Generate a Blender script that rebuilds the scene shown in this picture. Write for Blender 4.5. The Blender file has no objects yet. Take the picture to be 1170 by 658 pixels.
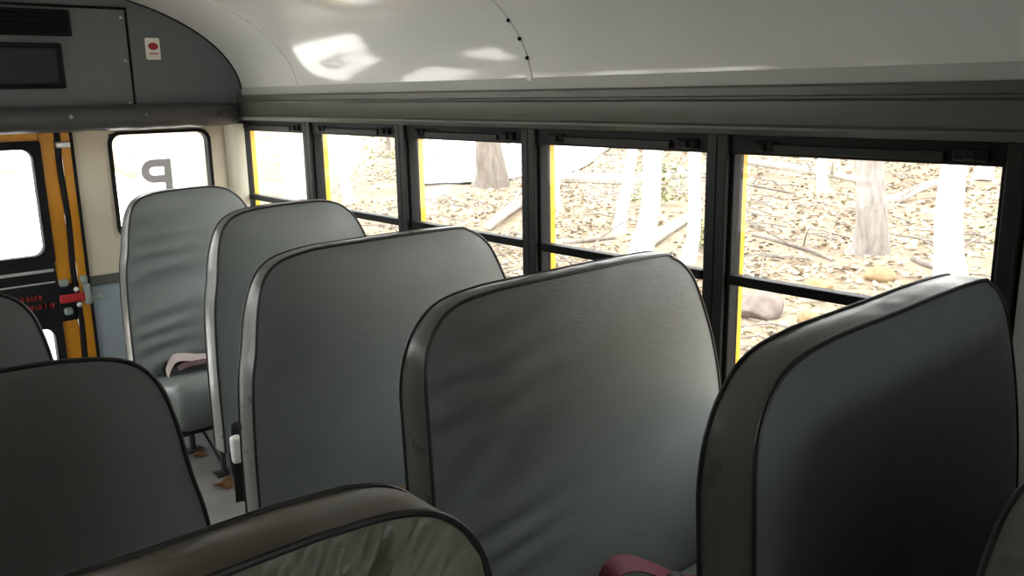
import bpy, bmesh, math, random
from mathutils import Vector, Matrix
random.seed(11)
C = bpy.context.scene.collection
FZ = 1.56            # floor to eye height of the photographer
sc = bpy.context.scene
sc.view_settings.view_transform = 'Standard'
sc.view_settings.look = 'None'
sc.view_settings.gamma = 1.0
sc.view_settings.use_curve_mapping = False
sc.view_settings.exposure = 0.0

# ------------------------------------------------------------------ helpers
def mesh_obj(name, bm, mats, parent=None, smooth=True, split=35):
    bmesh.ops.recalc_face_normals(bm, faces=bm.faces[:])
    me = bpy.data.meshes.new(name)
    bm.to_mesh(me); bm.free()
    if not isinstance(mats, (list, tuple)): mats = [mats]
    for m in mats: me.materials.append(m)
    if smooth:
        for p in me.polygons: p.use_smooth = True
        try: me.set_sharp_from_angle(angle=math.radians(split))
        except Exception: pass
    o = bpy.data.objects.new(name, me); C.objects.link(o)
    if parent is not None:
        o.parent = parent
    return o
def tag(o, label, cat, group=None):
    o['label'] = label; o['category'] = cat
    if group: o['group'] = group
    return o
def struct(o, label=None):
    o['kind'] = 'structure'
    if label: o['label'] = label
    return o
def empty(name, loc=(0, 0, 0), rz=0.0):
    o = bpy.data.objects.new(name, None); C.objects.link(o)
    o.location = loc; o.rotation_euler = (0, 0, rz); o.empty_display_size = .1
    return o
def NB(): return bmesh.new()
def add_box(bm, lo, hi, bevel=0.0, seg=2, mi=0):
    r = bmesh.ops.create_cube(bm, size=1.0)
    vs = r['verts']
    for v in vs:
        v.co = Vector([lo[i] + (v.co[i] + .5) * (hi[i] - lo[i]) for i in range(3)])
    fs = list({f for v in vs for f in v.link_faces})
    for f in fs: f.material_index = mi
    if bevel > 0:
        es = list({e for v in vs for e in v.link_edges})
        bmesh.ops.bevel(bm, geom=es, offset=bevel, segments=seg, profile=.5, affect='EDGES')
    return vs
def add_tube(bm, pts, rad, n=8, closed=False, caps=True):
    pts = [Vector(p) for p in pts]
    rads = rad if isinstance(rad, (list, tuple)) else [rad] * len(pts)
    rings = []; prev = None
    for i, p in enumerate(pts):
        if closed: t = pts[(i + 1) % len(pts)] - pts[i - 1]
        else: t = pts[min(i + 1, len(pts) - 1)] - pts[max(i - 1, 0)]
        t.normalize()
        if prev is None:
            a = Vector((0, 0, 1)) if abs(t.z) < .9 else Vector((1, 0, 0))
            u = t.cross(a).normalized()
        else:
            u = (prev - t * prev.dot(t)).normalized()
        prev = u; w = t.cross(u)
        rings.append([bm.verts.new(p + (u * math.cos(k * 2 * math.pi / n) + w * math.sin(k * 2 * math.pi / n)) * rads[i]) for k in range(n)])
    m = len(rings)
    for i in range(m if closed else m - 1):
        a, b = rings[i], rings[(i + 1) % m]
        for k in range(n):
            bm.faces.new((a[k], a[(k + 1) % n], b[(k + 1) % n], b[k]))
    if caps and not closed:
        bm.faces.new(rings[0][::-1]); bm.faces.new(rings[-1])
def add_prism(bm, prof, axis, a, b, mi=0):
    """closed 2D profile extruded along axis ('x','y','z') from a to b"""
    def P(p, t):
        return {'x': (t, p[0], p[1]), 'y': (p[0], t, p[1]), 'z': (p[0], p[1], t)}[axis]
    A = [bm.verts.new(P(p, a)) for p in prof]; B = [bm.verts.new(P(p, b)) for p in prof]
    n = len(prof)
    fs = [bm.faces.new((A[i], A[(i + 1) % n], B[(i + 1) % n], B[i])) for i in range(n)]
    fs.append(bm.faces.new(A[::-1])); fs.append(bm.faces.new(B))
    for f in fs: f.material_index = mi
def add_ribbon(bm, pts, width_dir, w, th=.0015):
    """strap: centre line pts, width along width_dir (one vector or a list)"""
    pts = [Vector(p) for p in pts]; L = []
    for i, p in enumerate(pts):
        d = Vector(width_dir[i] if isinstance(width_dir, list) else width_dir).normalized()
        t = (pts[min(i + 1, len(pts) - 1)] - pts[max(i - 1, 0)]).normalized()
        n = t.cross(d).normalized()
        L.append([bm.verts.new(p + d * s * w / 2 + n * q * th) for s, q in ((-1, -1), (1, -1), (1, 1), (-1, 1))])
    for a, b in zip(L, L[1:]):
        for k in range(4): bm.faces.new((a[k], a[(k + 1) % 4], b[(k + 1) % 4], b[k]))
    bm.faces.new(L[0][::-1]); bm.faces.new(L[-1])
def rounded_rect(x0, x1, z0, z1, r, n=6):
    out = []
    for cx, cz, a0 in ((x1 - r, z1 - r, 0), (x0 + r, z1 - r, 90), (x0 + r, z0 + r, 180), (x1 - r, z0 + r, 270)):
        for k in range(n + 1):
            a = math.radians(a0 + 90 * k / n)
            out.append((cx + r * math.cos(a), cz + r * math.sin(a)))
    return out
def add_ring(bm, outer, inner, axis, a, b):
    """ring between two loops with the same count, thick from a to b"""
    def P(p, t): return {'x': (t, p[0], p[1]), 'y': (p[0], t, p[1])}[axis]
    n = len(outer)
    V = [[bm.verts.new(P(p, t)) for p in loop] for loop, t in ((outer, a), (inner, a), (inner, b), (outer, b))]
    for q in range(4):
        A, B = V[q], V[(q + 1) % 4]
        for i in range(n): bm.faces.new((A[i], A[(i + 1) % n], B[(i + 1) % n], B[i]))
def catmull(pts, n):
    pts = [Vector(p) for p in pts]; out = []
    m = len(pts) - 1
    for i in range(m):
        p0, p1, p2, p3 = pts[max(i - 1, 0)], pts[i], pts[i + 1], pts[min(i + 2, m)]
        for k in range(n):
            t = k / n
            out.append(.5 * ((2 * p1) + (p2 - p0) * t + (2 * p0 - 5 * p1 + 4 * p2 - p3) * t * t + (3 * p1 - p0 - 3 * p2 + p3) * t ** 3))
    out.append(pts[-1]); return out
def resample(pts, n):
    d = [0]
    for a, b in zip(pts, pts[1:]): d.append(d[-1] + (b - a).length)
    out = []; j = 0
    for k in range(n):
        s = d[-1] * k / (n - 1)
        while j < len(pts) - 2 and d[j + 1] < s: j += 1
        t = (s - d[j]) / max(d[j + 1] - d[j], 1e-9)
        out.append(pts[j].lerp(pts[j + 1], min(max(t, 0), 1)))
    return out

# ------------------------------------------------------------------ materials
class Mat:
    def __init__(s, name):
        s.m = bpy.data.materials.new(name); s.m.use_nodes = True
        s.t = s.m.node_tree; s.n = s.t.nodes; s.l = s.t.links
        s.b = s.n['Principled BSDF']; s.out = s.n['Material Output']
    def node(s, kind, **kw):
        x = s.n.new(kind)
        for k, v in kw.items():
            if k in x.inputs: x.inputs[k].default_value = v
            else: setattr(x, k, v)
        return x
    def coords(s, scale=(1, 1, 1), rot=(0, 0, 0), kind='Object'):
        tc = s.node('ShaderNodeTexCoord'); mp = s.node('ShaderNodeMapping')
        mp.inputs['Scale'].default_value = scale; mp.inputs['Rotation'].default_value = rot
        s.l.new(tc.outputs[kind], mp.inputs['Vector']); return mp.outputs['Vector']
    def noise(s, scale, detail=4, rough=.55, vec=None):
        x = s.node('ShaderNodeTexNoise'); x.inputs['Scale'].default_value = scale
        x.inputs['Detail'].default_value = detail; x.inputs['Roughness'].default_value = rough
        s.l.new(vec if vec is not None else s.coords(), x.inputs['Vector']); return x.outputs['Fac']
    def ramp(s, fac, stops):
        x = s.node('ShaderNodeValToRGB'); e = x.color_ramp.elements
        while len(e) < len(stops): e.new(.5)
        for i, (p, c) in enumerate(stops):
            e[i].position = p; e[i].color = (*c, 1) if len(c) == 3 else c
        s.l.new(fac, x.inputs['Fac']); return x.outputs['Color']
    def bump(s, h, strength, dist, prev=None):
        x = s.node('ShaderNodeBump'); x.inputs['Strength'].default_value = strength; x.inputs['Distance'].default_value = dist
        s.l.new(h, x.inputs['Height'])
        if prev is not None: s.l.new(prev, x.inputs['Normal'])
        return x.outputs['Normal']
    def set(s, **kw):
        for k, v in kw.items():
            k = k.replace('_', ' ')
            if hasattr(v, 'is_linked') or hasattr(v, 'links'): s.l.new(v, s.b.inputs[k])
            else: s.b.inputs[k].default_value = v
        return s
def c3(r, g, b): return (r, g, b, 1)
def mixc(c, f): return tuple(min(1, x * f) for x in c)
def plain(name, col, rough=.5, spec=.5, metal=0.0, var=.08, nscale=12, bumpd=0.0, coat=0.0):
    m = Mat(name)
    f = m.noise(nscale, 5, .6)
    m.set(Base_Color=m.ramp(f, [(.3, mixc(col, 1 - var)), (.7, mixc(col, 1 + var))]), Roughness=rough, Metallic=metal)
    m.b.inputs['Specular IOR Level'].default_value = spec
    if coat: m.b.inputs['Coat Weight'].default_value = coat; m.b.inputs['Coat Roughness'].default_value = .08
    if bumpd: m.l.new(m.bump(m.noise(nscale * 8, 3), .3, bumpd), m.b.inputs['Normal'])
    return m.m
def vinyl(name, col, var=.10, crease=1.0, rough=.42):
    m = Mat(name)
    big = m.noise(3.2, 4, .6); 
    m.set(Base_Color=m.ramp(big, [(.25, mixc(col, 1 - var)), (.75, mixc(col, 1 + var))]))
    g = m.noise(420, 2, .5)
    cr = m.noise(1.0, 6, .6, m.coords((15, 15, 75), (0, .12, 0)))
    sharp = m.ramp(cr, [(.44, (0, 0, 0)), (.50, (1, 1, 1)), (.56, (0, 0, 0))])
    patch = m.ramp(m.noise(5.0, 2, .5), [(.45, (0, 0, 0)), (.65, (1, 1, 1))])
    mul = m.node('ShaderNodeMath', operation='MULTIPLY')
    m.l.new(sharp, mul.inputs[0]); m.l.new(patch, mul.inputs[1])
    nb = m.bump(g, .20, .0006)
    nb = m.bump(mul.outputs[0], .30 * crease, .0011, nb)
    m.l.new(nb, m.b.inputs['Normal'])
    m.set(Roughness=m.ramp(m.noise(14, 4), [(.3, (rough - .05,) * 3), (.7, (rough + .08,) * 3)]))
    m.b.inputs['Specular IOR Level'].default_value = .5
    return m.m
M = {}
M['vinyl'] = vinyl('grey_vinyl', (.150, .168, .160))
M['vinyl_band'] = vinyl('grey_vinyl_band', (.168, .170, .155), crease=.0, rough=.31)
M['vinyl_olive'] = vinyl('worn_olive_vinyl', (.165, .168, .118), var=.25, crease=1.3)
M['vinyl_olive_band'] = vinyl('worn_olive_band', (.112, .104, .074), var=.22, crease=.8)
M['piping'] = plain('black_piping', (.012, .012, .013), .4)
M['black'] = plain('black_frame', (.010, .011, .011), .55, .2, 0, .1)
M['blackface'] = plain('dark_frame_face', (.016, .018, .016), .5, .3, 0, .1)
M['blacksteel'] = plain('black_steel', (.02, .02, .02), .45)
M['rubber'] = plain('black_rubber', (.010, .010, .010), .8, .2)
M['white'] = plain('white_enamel', (.84, .84, .81), .12, .5, 0, .02, 3, 0, .5)
M['panelgrey'] = plain('light_grey_panel', (.50, .52, .49), .35, .5, 0, .04, 3)
M['lower'] = plain('blue_grey_lower_panel', (.34, .39, .43), .4, .5, 0, .06, 4)
M['trim'] = plain('olive_grey_trim', (.10, .104, .086), .36, .5, 0, .05, 4)
M['bulk'] = plain('bulkhead_grey', (.115, .128, .13), .5, .4, 0, .05, 5, .0004)
M['pad'] = vinyl('dark_pad_vinyl', (.05, .05, .052), crease=.3)
M['beige'] = plain('beige_panel', (.62, .55, .42), .45, .4, 0, .05, 4)
M['cream'] = plain('cream_post', (.72, .68, .55), .35, .5, 0, .03, 4)
M['orange'] = plain('school_bus_yellow', (.62, .26, .012), .35, .5, 0, .05, 4)
M['yellow'] = plain('yellow_body_paint', (.80, .46, .03), .35, .5, 0, .04, 4)
M['vent'] = plain('vent_black', (.008, .009, .010), .7, .1)
M['mesh'] = plain('vent_mesh', (.030, .032, .036), .7, .15)
M['red'] = plain('red_paint', (.42, .022, .03), .4)
M['redfade'] = plain('faded_red_letters', (.36, .018, .02), .55)
M['bracket'] = plain('grey_green_casting', (.30, .36, .32), .4, .5, .3)
M['silver'] = plain('brushed_silver', (.62, .62, .60), .35, .5, .6)
M['whiteplastic'] = plain('white_plastic', (.72, .72, .70), .35)
M['sticker'] = plain('white_sticker', (.72, .70, .64), .5)
M['burgundy'] = plain('burgundy_webbing', (.10, .014, .026), .7, .3, 0, .25, 160, .0006)
M['blackweb'] = plain('black_webbing', (.012, .011, .012), .6, .3, 0, .2, 160, .0006)
M['tanweb'] = plain('pale_mauve_webbing', (.42, .36, .34), .65, .3, 0, .15, 160, .0006)
M['mauve'] = plain('dark_mauve_webbing', (.10, .06, .062), .65, .3, 0, .2, 160, .0006)
M['deadleaf'] = plain('dry_brown_leaf', (.22, .115, .045), .7, .3, 0, .35, 40)
M['foam'] = plain('yellow_foam', (.45, .26, .08), .9, .1, 0, .2, 40)
M['leaforange'] = plain('dry_orange_leaf', (.48, .24, .08), .7, .3, 0, .3, 40)
def floor_mat():
    m = Mat('grey_rubber_floor')
    m.set(Base_Color=m.ramp(m.noise(6, 6, .65), [(.3, (.15, .15, .14)), (.7, (.22, .215, .20))]), Roughness=.5)
    m.l.new(m.bump(m.noise(90, 3), .3, .001), m.b.inputs['Normal'])
    return m.m
M['floor'] = floor_mat()
def glass_mat(name, tint=(1, 1, 1), gl=1.0):
    m = Mat(name)
    tr = m.node('ShaderNodeBsdfTransparent'); tr.inputs['Color'].default_value = (*tint, 1)
    gg = m.node('ShaderNodeBsdfGlossy'); gg.inputs['Roughness'].default_value = .02
    fr = m.node('ShaderNodeLayerWeight'); fr.inputs['Blend'].default_value = .5
    pw = m.node('ShaderNodeMath', operation='POWER'); pw.inputs[1].default_value = 5.0
    mu = m.node('ShaderNodeMath', operation='MULTIPLY_ADD'); mu.inputs[1].default_value = .5 * gl; mu.inputs[2].default_value = .03 * gl
    mx = m.node('ShaderNodeMixShader')
    m.l.new(fr.outputs['Facing'], pw.inputs[0]); m.l.new(pw.outputs[0], mu.inputs[0]); m.l.new(mu.outputs[0], mx.inputs[0])
    m.l.new(tr.outputs[0], mx.inputs[1]); m.l.new(gg.outputs[0], mx.inputs[2])
    m.l.new(mx.outputs[0], m.out.inputs['Surface']); m.n.remove(m.b)
    return m.m
M['glass'] = glass_mat('window_glass', (.96, .96, .95))
def film(name, col, trans):
    m = Mat(name)
    tr = m.node('ShaderNodeBsdfTransparent'); tl = m.node('ShaderNodeBsdfTranslucent'); tl.inputs['Color'].default_value = (*col, 1)
    mx = m.node('ShaderNodeMixShader'); mx.inputs[0].default_value = 1 - trans
    m.l.new(tr.outputs[0], mx.inputs[1]); m.l.new(tl.outputs[0], mx.inputs[2])
    m.l.new(mx.outputs[0], m.out.inputs['Surface']); m.n.remove(m.b)
    return m.m
M['decal'] = film('pale_decal_film', (.8, .8, .76), .45)
M['letter'] = film('grey_letter_film', (.20, .195, .195), .10)
def ground_mat():
    m = Mat('forest_floor')
    a = m.noise(.55, 6, .7); b = m.noise(7, 6, .75)
    ca = m.ramp(a, [(.28, (.19, .132, .083)), (.45, (.27, .21, .14)), (.6, (.35, .295, .21)), (.75, (.29, .27, .15))])
    cb = m.ramp(b, [(.3, (.35, .30, .25)), (.5, (.8, .78, .74)), (.7, (1, 1, 1))])
    mx = m.node('ShaderNodeMixRGB', blend_type='MULTIPLY'); mx.inputs[0].default_value = .85
    m.l.new(ca, mx.inputs[1]); m.l.new(cb, mx.inputs[2])
    m.set(Base_Color=mx.outputs[0], Roughness=.9)
    m.l.new(m.bump(b, .8, .08), m.b.inputs['Normal'])
    return m.m
M['ground'] = ground_mat()
M['road'] = plain('pale_gravel', (.72, .70, .66), .9, .2, 0, .08, 6, .01)
def litter_mat():
    m = Mat('fallen_leaves_mix')
    g = m.node('ShaderNodeNewGeometry')
    m.set(Base_Color=m.ramp(g.outputs['Random Per Island'], [(0, (.22, .158, .10)), (.35, (.29, .228, .155)), (.6, (.35, .29, .21)), (.85, (.42, .37, .285)), (1, (.28, .19, .11))]), Roughness=.8)
    return m.m
M['litter'] = litter_mat()
def bark(name, a, b, s=8):
    m = Mat(name)
    f = m.noise(1.0, 6, .7, m.coords((s, s, s * .22)))
    m.set(Base_Color=m.ramp(f, [(.3, a), (.65, b)]), Roughness=.85)
    m.l.new(m.bump(f, .7, .03), m.b.inputs['Normal'])
    return m.m
M['bark_pale'] = bark('pale_bark', (.52, .50, .46), (.80, .79, .76))
M['bark_grey'] = bark('grey_brown_bark', (.15, .13, .11), (.30, .275, .255), 14)
M['bark_mid'] = bark('mid_bark', (.11, .09, .072), (.22, .19, .165), 10)
M['wood_log'] = bark('weathered_log', (.22, .19, .16), (.46, .43, .39), 10)
M['moss'] = plain('rust_lichen_rock', (.26, .18, .10), .9, .2, 0, .35, 5, .02)
M['rock'] = plain('grey_mauve_rock', (.17, .14, .125), .9, .2, 0, .3, 5, .02)
M['shrub'] = plain('spring_green_leaves', (.20, .22, .095), .7, .3, 0, .3, 9)

# ------------------------------------------------------------------ bus shell
XR_, XL_ = 1.87, -.43          # inner faces of the two side walls
XC = .72                        # centre line of the bus
YB, YF = 4.15, -3.6             # rear wall and front wall
def Z(z): return z + FZ         # heights were surveyed from eye level
P = .71                         # window spacing
Y0 = .6625; WO = .6233
SILL, HEAD, RAIL = -.84, -.113, -.485

bm = NB(); add_box(bm, (XL_ - .1, YF - .1, Z(-1.66)), (XR_ + .1, YB + .12, 0.0))
struct(mesh_obj('floor', bm, M['floor'], smooth=False))

# side walls: yellow outer skin with a lining, window openings cut between posts
def side_wall(name, sgn):
    xi = XR_ if sgn > 0 else XL_
    def X(d): return xi + sgn * d
    def bx(bm, d0, d1, y0, y1, z0, z1, mi=0):
        a, b = sorted((X(d0), X(d1))); add_box(bm, (a, y0, Z(z0)), (b, y1, Z(z1)), 0, 2, mi)
    bm = NB()
    bx(bm, .035, .10, YF, YB + .12, -1.9, SILL, 1)             # outer skin under the windows
    bx(bm, 0.0, .035, YF, YB, -1.56, SILL, 2)                  # inner lining under the windows
    bx(bm, .035, .10, YF, YB + .12, HEAD - .04, .04, 1)
    bx(bm, 0.0, .035, YF, YB, HEAD, .04, 0)
    k0 = 0 if sgn > 0 else 2  # left wall: unseen windows beside the camera left out to hold back light
    for k in range(k0, 6):                                     # posts between windows
        ya = Y0 + k * P - (P - WO); yb = ya + (P - WO)
        if k == 5: yb = YB + .12
        if yb < YF: continue
        bx(bm, .045, .074, ya + .006, yb - .006 if k < 5 else yb, SILL, HEAD, 1)
    bx(bm, .012, .095, YF, Y0 + k0 * P - .0533, SILL, HEAD, 0)           # blank panel ahead of the first window; unseen length added to dim the cabin
    o = mesh_obj(name, bm, [M['panelgrey'], M['yellow'], M['lower']], smooth=False)
    return struct(o)
side_wall('wall_right', 1); side_wall('wall_left', -1)

def side_window(sgn, n, k):
    xi = XR_ if sgn > 0 else XL_
    def X(d): return xi + sgn * d
    root = struct(empty('window_%d' % n, (xi, Y0 + k * P + WO / 2, Z(SILL))))
    ox, oy, oz = root.location
    def bx(bm, d0, d1, y0, y1, z0, z1, bev=.003):
        a, b = sorted((X(d0), X(d1)))
        add_box(bm, (a - ox, y0 - oy, Z(z0) - oz), (b - ox, y1 - oy, Z(z1) - oz), bev, 2)
    a, b = Y0 + k * P, Y0 + k * P + WO
    h = (P - WO) / 2
    bm = NB()                                                   # post covers and sill
    bx(bm, -.008, .045, a - h + .0005, a - .012, SILL - .02, HEAD); bx(bm, -.008, .045, b + .012, b + h - .0005, SILL - .02, HEAD)
    bx(bm, -.012, .045, a - .012, b + .012, SILL - .02, SILL + .012)
    mesh_obj('window_post', bm, M['blackface'], root, smooth=False)
    bm = NB()                                                   # recessed sash frame
    bx(bm, .006, .05, a - .012, a, SILL, HEAD); bx(bm, .006, .05, b, b + .012, SILL, HEAD)
    bx(bm, .004, .05, a - .012, b + .012, -.163, HEAD)
    bx(bm, .012, .05, a, b, SILL + .012, SILL + .03)
    mesh_obj('window_frame', bm, M['black'], root, smooth=False)
    bm = NB(); bx(bm, .000, .032, a, b, RAIL - .012, RAIL + .014)
    mesh_obj('meeting_rail', bm, M['black'], root, smooth=False)
    bm = NB(); bx(bm, -.006, .004, a + .11, b - .11, -.155, -.135, .002)
    mesh_obj('pull_bar', bm, M['blackface'], root, smooth=False)
    for y in (a + .055, b - .085):
        bm = NB(); bx(bm, -.010, .004, y - .03, y + .035, -.153, -.128, .003); bx(bm, -.020, -.008, y - .010, y + .012, -.150, -.132, .003)
        mesh_obj('window_latch', bm, M['black'], root, smooth=False)
    bm = NB(); bx(bm, .022, .026, a, b, RAIL, -.163, 0)
    mesh_obj('pane', bm, M['glass'], root, smooth=False)
    bm = NB(); bx(bm, .038, .042, a, b, SILL + .02, RAIL, 0)
    mesh_obj('pane', bm, M['glass'], root, smooth=False)
    return root
n = 1
for sgn in (1, -1):
    for k in range(4, -1 if sgn > 0 else 1, -1):
        side_window(sgn, n, k); n += 1

# long moulding above the windows
def moulding(name, sgn):
    xi = XR_ if sgn > 0 else XL_
    pr = [(.0, HEAD - .002), (-.020, HEAD + .001), (-.030, HEAD + .014), (-.030, HEAD + .020), (-.020, HEAD + .026), (-.016, HEAD + .050),
          (-.018, HEAD + .080), (-.030, HEAD + .086), (-.030, HEAD + .091), (-.024, HEAD + .094), (-.026, HEAD + .112), (-.005, HEAD + .118), (.02, HEAD + .118), (.02, HEAD - .002)]
    bm = NB(); add_prism(bm, [(xi + sgn * x, Z(z)) for x, z in pr], 'y', YF, YB)
    return struct(mesh_obj(name, bm, M['trim'], smooth=True, split=28))
moulding('trim_1', 1); moulding('trim_2', -1)

# arched ceiling
def arch(a, off=0.0):
    """a from 0 (right spring) to pi (left spring)"""
    e = 2 / 2.08; ca, sa = math.cos(a), math.sin(a)
    return (XC + math.copysign(abs(ca) ** e, ca) * (1.155 + off), Z(.0) + abs(sa) ** e * (.50 + off))
NA = 56
bm = NB()
prof = [arch(math.pi * i / NA) for i in range(NA + 1)] + [arch(math.pi * i / NA, .05) for i in range(NA, -1, -1)]
add_prism(bm, prof, 'y', YF - .05, YB + .12)
ceil = struct(mesh_obj('ceiling', bm, M['white'], split=50))
for y in (3.52, 2.035, .55, -.935):
    bm = NB()
    i0 = 1
    pr = [arch(math.pi * i / NA, -.004) for i in range(i0, NA - i0 + 1)] + [arch(math.pi * i / NA, .004) for i in range(NA - i0, i0 - 1, -1)]
    w = .005 if y > 3 else .011
    add_prism(bm, pr, 'y', y - w, y + w)
    js = mesh_obj('ceiling_seam', bm, M['white'], ceil, split=50)
    if y < 3:
        for i in (3, 5, 7, 10, 13, 17, 21):
            p = arch(math.pi * (i + .35) / NA, -.006)
            bm = NB(); bmesh.ops.create_uvsphere(bm, u_segments=8, v_segments=6, radius=.006)
            o = mesh_obj('screw', bm, M['vent'], js); o.location = (p[0], y - .012, p[1])

# rear wall below the pad, with openings for the window and the door
DW0, DW1 = XC - .38, XC + .38
bm = NB()
RW = (1.262, 1.712, -.62, -.155)   # rear window opening x0 x1 z0 z1
def rb(x0, x1, z0, z1, mi, y0=YB, y1=YB + .05): add_box(bm, (x0, y0, Z(z0)), (x1, y1, Z(z1)), 0, 2, mi)
for s in (1, -1):
    def mx(a, b): return (a, b) if s > 0 else tuple(sorted((2 * XC - a, 2 * XC - b)))
    rb(*mx(DW1, RW[0]), -.80, .0, 0); rb(*mx(RW[1], XR_ + .02), -.80, .0, 0)
    rb(*mx(RW[0], RW[1]), -.80, RW[2], 0); rb(*mx(RW[0], RW[1]), RW[3], .0, 0)
    rb(*mx(DW1, XR_ + .02), -1.56, -.80, 1)
    rb(*mx(DW1 + .005, XR_), -.825, -.78, 2, YB - .008, YB)
rb(DW0, DW1, -.14, .0, 0)
for s in (1, -1):
    for z0, z1 in ((-1.8, -1.56),): rb(XL_, XR_, z0, z1, 1)
wr = struct(mesh_obj('wall_rear', bm, [M['beige'], M['lower'], M['trim']], smooth=False))
# rounded corner post
for s in (1, -1):
    bm = NB(); pr = []
    for k in range(9):
        a = math.radians(90 * k / 8)
        pr.append((1.80 + .075 * (1 - math.cos(a)) , 4.15 - .0 - .075 * math.sin(a) * 1.0))
    pr = [(1.795, 4.149), (1.80, 4.12), (1.812, 4.098), (1.835, 4.085), (1.868, 4.082), (1.868, 4.149)]
    if s < 0: pr = [(2 * XC - x, y) for x, y in pr]
    add_prism(bm, pr, 'z', Z(SILL), Z(-.13))
    struct(mesh_obj('trim_3' if s > 0 else 'trim_4', bm, M['cream'], split=60))
# rear window unit
def rear_window(n, mirror):
    x0, x1, z0, z1 = RW
    if mirror: x0, x1 = 2 * XC - x1, 2 * XC - x0
    cx = (x0 + x1) / 2
    root = struct(empty('window_%d' % n, (cx, YB, Z(z0))))
    L = lambda l: [(x - cx, z - z0) for x, z in l]
    bm = NB(); add_ring(bm, L(rounded_rect(x0 - .010, x1 + .010, z0 - .010, z1 + .010, .055)), L(rounded_rect(x0 + .006, x1 - .006, z0 + .006, z1 - .006, .045)), 'y', -.010, .036)
    mesh_obj('rubber_gasket', bm, M['rubber'], root)
    bm = NB(); add_prism(bm, L(rounded_rect(x0 + .004, x1 - .004, z0 + .004, z1 - .004, .045)), 'y', .026, .031)
    mesh_obj('pane', bm, M['glass'], root, smooth=False)
    return root
rear_window(n, False); rear_window(n + 1, True)
# lettered film on the rear window, its letter seen from behind
dr = empty('window_decal', (1.46, YB + .0235, Z(-.58)))
bm = NB(); add_box(bm, (-.085, 0, 0), (.092, .0012, .338))
mesh_obj('film_sheet', bm, M['decal'], dr, smooth=False)
bm = NB()
# mirrored P: stem on the right, bowl to the left
sx0, sx1, zb, zt, zm = .038, .073, .120, .300, .190
outer = [(sx1, zt)]; 
def P2(r, cx, cz, rx):
    return [(cx - math.sin(a) * rx, cz + math.cos(a) * r) for a in [math.pi * k / 12 for k in range(13)]]
cz = (zt + zm) / 2; ro = (zt - zm) / 2
pts = [(sx1, zb), (sx1, zt)] + P2(ro, -.01, cz, ro * 1.05) + [(sx0, zm), (sx0, zb)]
inner = [(sx0, zt - .036)] + P2(ro - .036, -.01, cz, (ro - .036) * 1.05) + [(sx0, zm + .036)]
def strip(bm, loopA, loopB):
    A = [[bm.verts.new((x, y, z)) for x, z in loopA] for y in (-.0012, -.0004)]
    B = [[bm.verts.new((x, y, z)) for x, z in loopB] for y in (-.0012, -.0004)]
    for i in range(len(loopA) - 1):
        for q, (S, T) in enumerate(((A, B), (A, B))):
            bm.faces.new((S[q][i], S[q][i + 1], T[q][i + 1], T[q][i]))
        bm.faces.new((A[0][i], A[0][i + 1], A[1][i + 1], A[1][i])); bm.faces.new((B[0][i], B[0][i + 1], B[1][i + 1], B[1][i]))
strip(bm, [(sx0, zt)] + P2(ro, -.01, cz, ro * 1.05) + [(sx0, zm)], [(sx0, zt - .036)] + P2(ro - .036, -.01, cz, (ro - .036) * 1.05) + [(sx0, zm + .036)])
add_box(bm, (sx0, -.0012, zb), (sx1, -.0004, zt))
mesh_obj('letter', bm, M['letter'], dr, smooth=False)
tag(dr, 'pale film with a mirrored grey letter P stuck on the rear window', 'decal')

# bulkhead above the rear wall
bm = NB()
yb0 = YB - .07
pr = [arch(math.pi * i / NA, -.001) for i in range(NA + 1)]
pr = [(x, z) for x, z in pr]
pr = pr + [(XL_ + .002, Z(-.12)), (XR_ - .002, Z(-.12))]
add_prism(bm, pr, 'y', yb0, YB + .02)
bk = struct(mesh_obj('wall_rear_upper', bm, M['bulk'], smooth=False))
bm = NB()
ed = [arch(math.pi * i / NA, -.002) for i in range(1, NA)]
add_tube(bm, [(x, yb0 - .001, z) for x, z in ed], .005, 6)
mesh_obj('edge_seal', bm, M['rubber'], bk)
bm = NB(); x0, x1 = .08, 1.36
add_box(bm, (x0, yb0 - .010, Z(-.055)), (x1, yb0 + .001, Z(.372)), .003)
ac = mesh_obj('access_cover', bm, M['bulk'], bk, smooth=False)
bm = NB(); add_box(bm, (x1 + .001, yb0 - .006, Z(-.05)), (x1 + .012, yb0 + .001, Z(.372))); add_box(bm, (x0, yb0 - .006, Z(.373)), (x1 + .012, yb0 + .001, Z(.384)))
mesh_obj('cover_seam', bm, M['vent'], ac, smooth=False)
bm = NB()
for z in (-.02, .16, .34):
    r = bmesh.ops.create_uvsphere(bm, u_segments=8, v_segments=6, radius=.006, matrix=Matrix.Translation((x1 - .018, yb0 - .011, Z(z))))
mesh_obj('cover_screws', bm, M['silver'], ac)
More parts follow.
